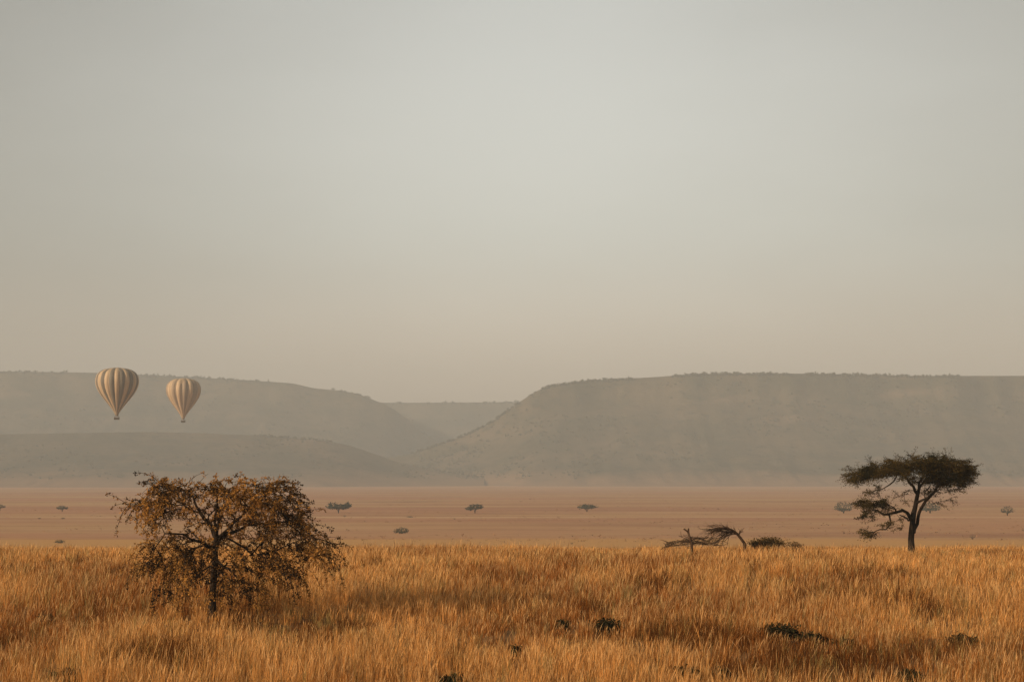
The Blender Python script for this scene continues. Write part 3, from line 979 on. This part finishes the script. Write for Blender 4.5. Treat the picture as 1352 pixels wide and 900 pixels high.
# ------------------------------------------------------------------ dry grass, built blade by blade
def grass():
    R = np.random.default_rng(99)
    tufts = []
    for (y0, y1, dens) in ((23, 34, 24), (34, 48, 19), (48, 64, 15), (64, 86, 12), (86, 110, 8), (110, 160, 4)):
        hw = .257 * y1 * 1.12 + 4
        n = int((y1 - y0) * 2 * hw * dens)
        x = R.uniform(-hw, hw, n); y = R.uniform(y0, y1, n)
        k = np.abs(x) < .257 * y * 1.12 + 4
        tufts.append(np.stack([x[k], y[k]], -1))
    Tf = np.concatenate(tufts)
    x, y = Tf[:, 0], Tf[:, 1]
    patch = N1.fbm(x * .22 + 5, y * .13 + 2, 4)
    fine = N2.fbm(x * .7, y * .5, 3)
    keep = R.random(len(x)) < np.clip(.35 + 1.6 * (fine - .25), .12, 1)
    hfac = np.ones(len(x))
    for (sx, sy, sw, sh) in SHRUB_SPOTS:
        dx = np.abs(x - sx) / (sw * 1.0); dy = y - sy
        keep &= ~((dx < 1.0) & (np.abs(dy) < .35) & (R.random(len(x)) < .9))
        for lo, f0 in ((-4.5, .68), (-2.4, .42)):
            ahead = (dx < 1.05) & (dy < .1) & (dy > lo)
            hfac = np.where(ahead, np.minimum(hfac, f0 + .22 * R.random(len(x)) ** 2), hfac)
    Tf, patch, fine, hfac = Tf[keep], patch[keep], fine[keep], hfac[keep]
    nt = len(Tf)
    per = 20
    n = nt * per
    idx = np.repeat(np.arange(nt), per)
    Dd = Tf[idx, 1]
    ang = R.uniform(0, 2 * math.pi, n); rad = np.abs(R.normal(0, .07, n))
    bx = Tf[idx, 0] + rad * np.cos(ang); by = Tf[idx, 1] + rad * np.sin(ang)
    bz = ground_z(bx, by) - .02
    th = (.16 + .56 * patch) * R.uniform(.6, 1.25, nt) * (1 - .10 * sstep(70, 110, Tf[:, 1]))
    near_tree = np.exp(-(((Tf[:, 0] + 6.3) / 2.2) ** 2 + ((Tf[:, 1] - 41.3) / 2.6) ** 2))
    th = th * (1 - .35 * near_tree)
    Hb = th[idx] * R.uniform(.55, 1.15, n) * hfac[idx]
    Hb *= np.where(R.random(n) < .06, 1.25, 1.0)
    W = (.0025 + .00006 * np.clip(Dd - 25, 0, 90)) * R.uniform(.6, 1.4, n)
    lean = np.abs(R.normal(.20, .17, n)) * Hb
    la = ang + R.normal(0, .6, n)
    lx = lean * np.cos(la) + .07 * Hb; ly = lean * np.sin(la)
    wa = R.uniform(0, math.pi, n); wx, wy = np.cos(wa) * W, np.sin(wa) * W * .6
    seed = R.random(n) < .35
    wm = np.where(seed, .55, .9); wt = np.where(seed, 1.25, .55)
    V = np.zeros((n, 7, 3), np.float32)
    def put(k, t, bend, w):
        V[:, k, 0] = bx + lx * bend + wx * w; V[:, k, 1] = by + ly * bend + wy * w; V[:, k, 2] = bz + Hb * t
    put(0, 0, 0, -1.); put(1, 0, 0, 1.)
    put(2, .52, .32, -wm); put(3, .52, .32, wm)
    put(4, .82, .70, -wt); put(5, .82, .70, wt)
    put(6, 1.0, 1.0, 0)
    i = np.arange(n)[:, None] * 7
    Q = np.concatenate([i + np.array([[0, 1, 3, 2]]), i + np.array([[2, 3, 5, 4]])])
    Tq = i + np.array([[4, 5, 6]])
    straw = np.array([.63, .300, .088]); rust = np.array([.27, .088, .017]); brown = np.array([.11, .040, .010]); pale = np.array([.72, .45, .20])
    p2 = N3.fbm(Tf[:, 0] * .22 + 9, Tf[:, 1] * .13, 4)
    dist = .07 * sstep(46, 80, Tf[:, 1]) - .05 * sstep(40, 28, Tf[:, 1])
    a = np.clip((p2 - .44 - dist) / .20, 0, 1)[idx] + R.normal(0, .30, n)
    a = np.clip(a, 0, 1)[:, None]
    c = straw * (1 - a) + rust * a
    p3 = N1.fbm(Tf[:, 0] * .55 + 40, Tf[:, 1] * .30 + 3, 3)
    dk = (R.random(n) < .10 + .75 * np.clip((p3 - .59 - dist) / .12, 0, 1)[idx])[:, None]
    c = np.where(dk, brown, c)
    c = np.where((R.random(nt) < .09)[idx][:, None], np.array([.30, .205, .070]), c)
    c *= R.uniform(.62, 1.32, (n, 1)) * R.uniform(.62, 1.30, nt)[idx][:, None]
    C = np.repeat(c[:, None, :], 7, axis=1)
    hd = seed[:, None] & (~dk)
    tipc = c * .35 + pale * .65
    for k in (4, 5, 6):
        C[:, k] = np.where(hd, tipc, C[:, k])
    o = link_mesh('dry_grass', V.reshape(-1, 3), [Q, Tq], M_GRASS, colors=C.reshape(-1, 3))
    tag(o, 'tall dry golden grass covering the whole near field', 'grass', kind='stuff')
    print('blades', n)


grass()

# ------------------------------------------------------------------ haze
HZ = 5080
HZ_TOP, HZ_BOT = 275.0, float(GZ.min()) - 4.5
hv = np.array([(x, y, z) for z in (HZ_BOT, HZ_TOP) for (x, y) in ((-HZ, -HZ), (HZ, -HZ), (HZ, HZ), (-HZ, HZ))])
hq = np.array([(3, 2, 1, 0), (4, 5, 6, 7), (0, 1, 5, 4), (1, 2, 6, 5), (2, 3, 7, 6), (3, 0, 4, 7)])
mh, nt, out = mat_new('haze_air')
pv = nd(nt, 'ShaderNodeVolumePrincipled')
pv.inputs['Color'].default_value = (0.59, 0.645, 0.68, 1)
pv.inputs['Density'].default_value = 0.00027
pv.inputs['Anisotropy'].default_value = 0.0
nt.links.new(pv.outputs[0], out.inputs['Volume'])
tag(link_mesh('haze', hv, [hq], mh), 'pale warm haze hanging over the plain and the hills', 'haze', kind='stuff')

# ------------------------------------------------------------------ light
SUN_EL = math.radians(20)
sx, sy = -0.86, -0.51
SUN_AZ = math.atan2(sx, sy)                            # from +Y, clockwise to +X
w = bpy.data.worlds.new('World'); scn.world = w; w.use_nodes = True
nt = w.node_tree; nt.nodes.clear()
sky = nd(nt, 'ShaderNodeTexSky', sky_type='NISHITA', sun_disc=False)
sky.sun_elevation = SUN_EL; sky.sun_rotation = SUN_AZ % (2 * math.pi)
sky.air_density = 1.0; sky.dust_density = 1.8; sky.ozone_density = 1.0
hs = nd(nt, 'ShaderNodeHueSaturation'); hs.inputs['Saturation'].default_value = 0.25
nt.links.new(sky.outputs[0], hs.inputs['Color'])
tint = mixc(nt, 1.0, hs.outputs[0], (1.0, 0.955, 0.833), 'MULTIPLY')
# bright patch painted into the sky straight ahead, imitating lens falloff towards the edges
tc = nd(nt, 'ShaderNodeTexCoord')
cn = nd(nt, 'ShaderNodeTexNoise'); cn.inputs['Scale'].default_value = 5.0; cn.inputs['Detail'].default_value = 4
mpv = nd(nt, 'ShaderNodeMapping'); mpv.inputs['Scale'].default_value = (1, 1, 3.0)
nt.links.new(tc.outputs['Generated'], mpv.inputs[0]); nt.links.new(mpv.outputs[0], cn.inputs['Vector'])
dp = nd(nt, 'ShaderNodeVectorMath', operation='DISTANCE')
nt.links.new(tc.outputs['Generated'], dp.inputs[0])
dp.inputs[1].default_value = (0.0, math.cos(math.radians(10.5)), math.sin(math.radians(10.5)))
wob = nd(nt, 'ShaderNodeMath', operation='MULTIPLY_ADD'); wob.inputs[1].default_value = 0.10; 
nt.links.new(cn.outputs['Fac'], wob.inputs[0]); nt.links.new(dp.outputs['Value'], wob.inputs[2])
bright_patch = ramp(nt, wob.outputs[0], 0.36, 0.06)
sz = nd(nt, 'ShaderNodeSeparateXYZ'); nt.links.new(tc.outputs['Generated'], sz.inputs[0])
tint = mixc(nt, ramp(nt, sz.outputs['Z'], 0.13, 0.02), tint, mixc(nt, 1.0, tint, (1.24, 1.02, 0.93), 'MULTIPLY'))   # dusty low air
tint = mixc(nt, bright_patch, tint, mixc(nt, 1.0, tint, (1.62, 1.64, 1.68), 'MULTIPLY'))
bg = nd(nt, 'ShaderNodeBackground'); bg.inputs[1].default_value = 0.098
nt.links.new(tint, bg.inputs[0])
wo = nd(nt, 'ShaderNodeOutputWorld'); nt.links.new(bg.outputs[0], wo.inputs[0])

sl = bpy.data.lights.new('sun', 'SUN'); sl.energy = 4.8; sl.angle = math.radians(0.5); sl.color = (1.0, 0.78, 0.54)
so = bpy.data.objects.new('sun', sl); col.objects.link(so)
n_ = math.hypot(sx, sy)
dirv = Vector((sx / n_ * math.cos(SUN_EL), sy / n_ * math.cos(SUN_EL), math.sin(SUN_EL)))
so.rotation_euler = dirv.to_track_quat('Z', 'Y').to_euler()
so.location = (-40, 0, 60)

# ------------------------------------------------------------------ camera and render settings
cd = bpy.data.cameras.new('camera'); cd.lens = 70; cd.sensor_width = 36; cd.sensor_fit = 'HORIZONTAL'
cd.clip_start = 0.5; cd.clip_end = 30000
co = bpy.data.objects.new('camera', cd); col.objects.link(co)
co.location = (0, 0, CAM_H); co.rotation_euler = (math.pi / 2 + PITCH, 0, 0)
scn.camera = co
scn.render.resolution_x, scn.render.resolution_y = 1024, 681
vs = scn.view_settings
vs.view_transform = 'Standard'; vs.look = 'None'; vs.exposure = 0.2; vs.gamma = 1.0; vs.use_curve_mapping = False
scn.cycles.max_bounces = 6; scn.cycles.volume_bounces = 1
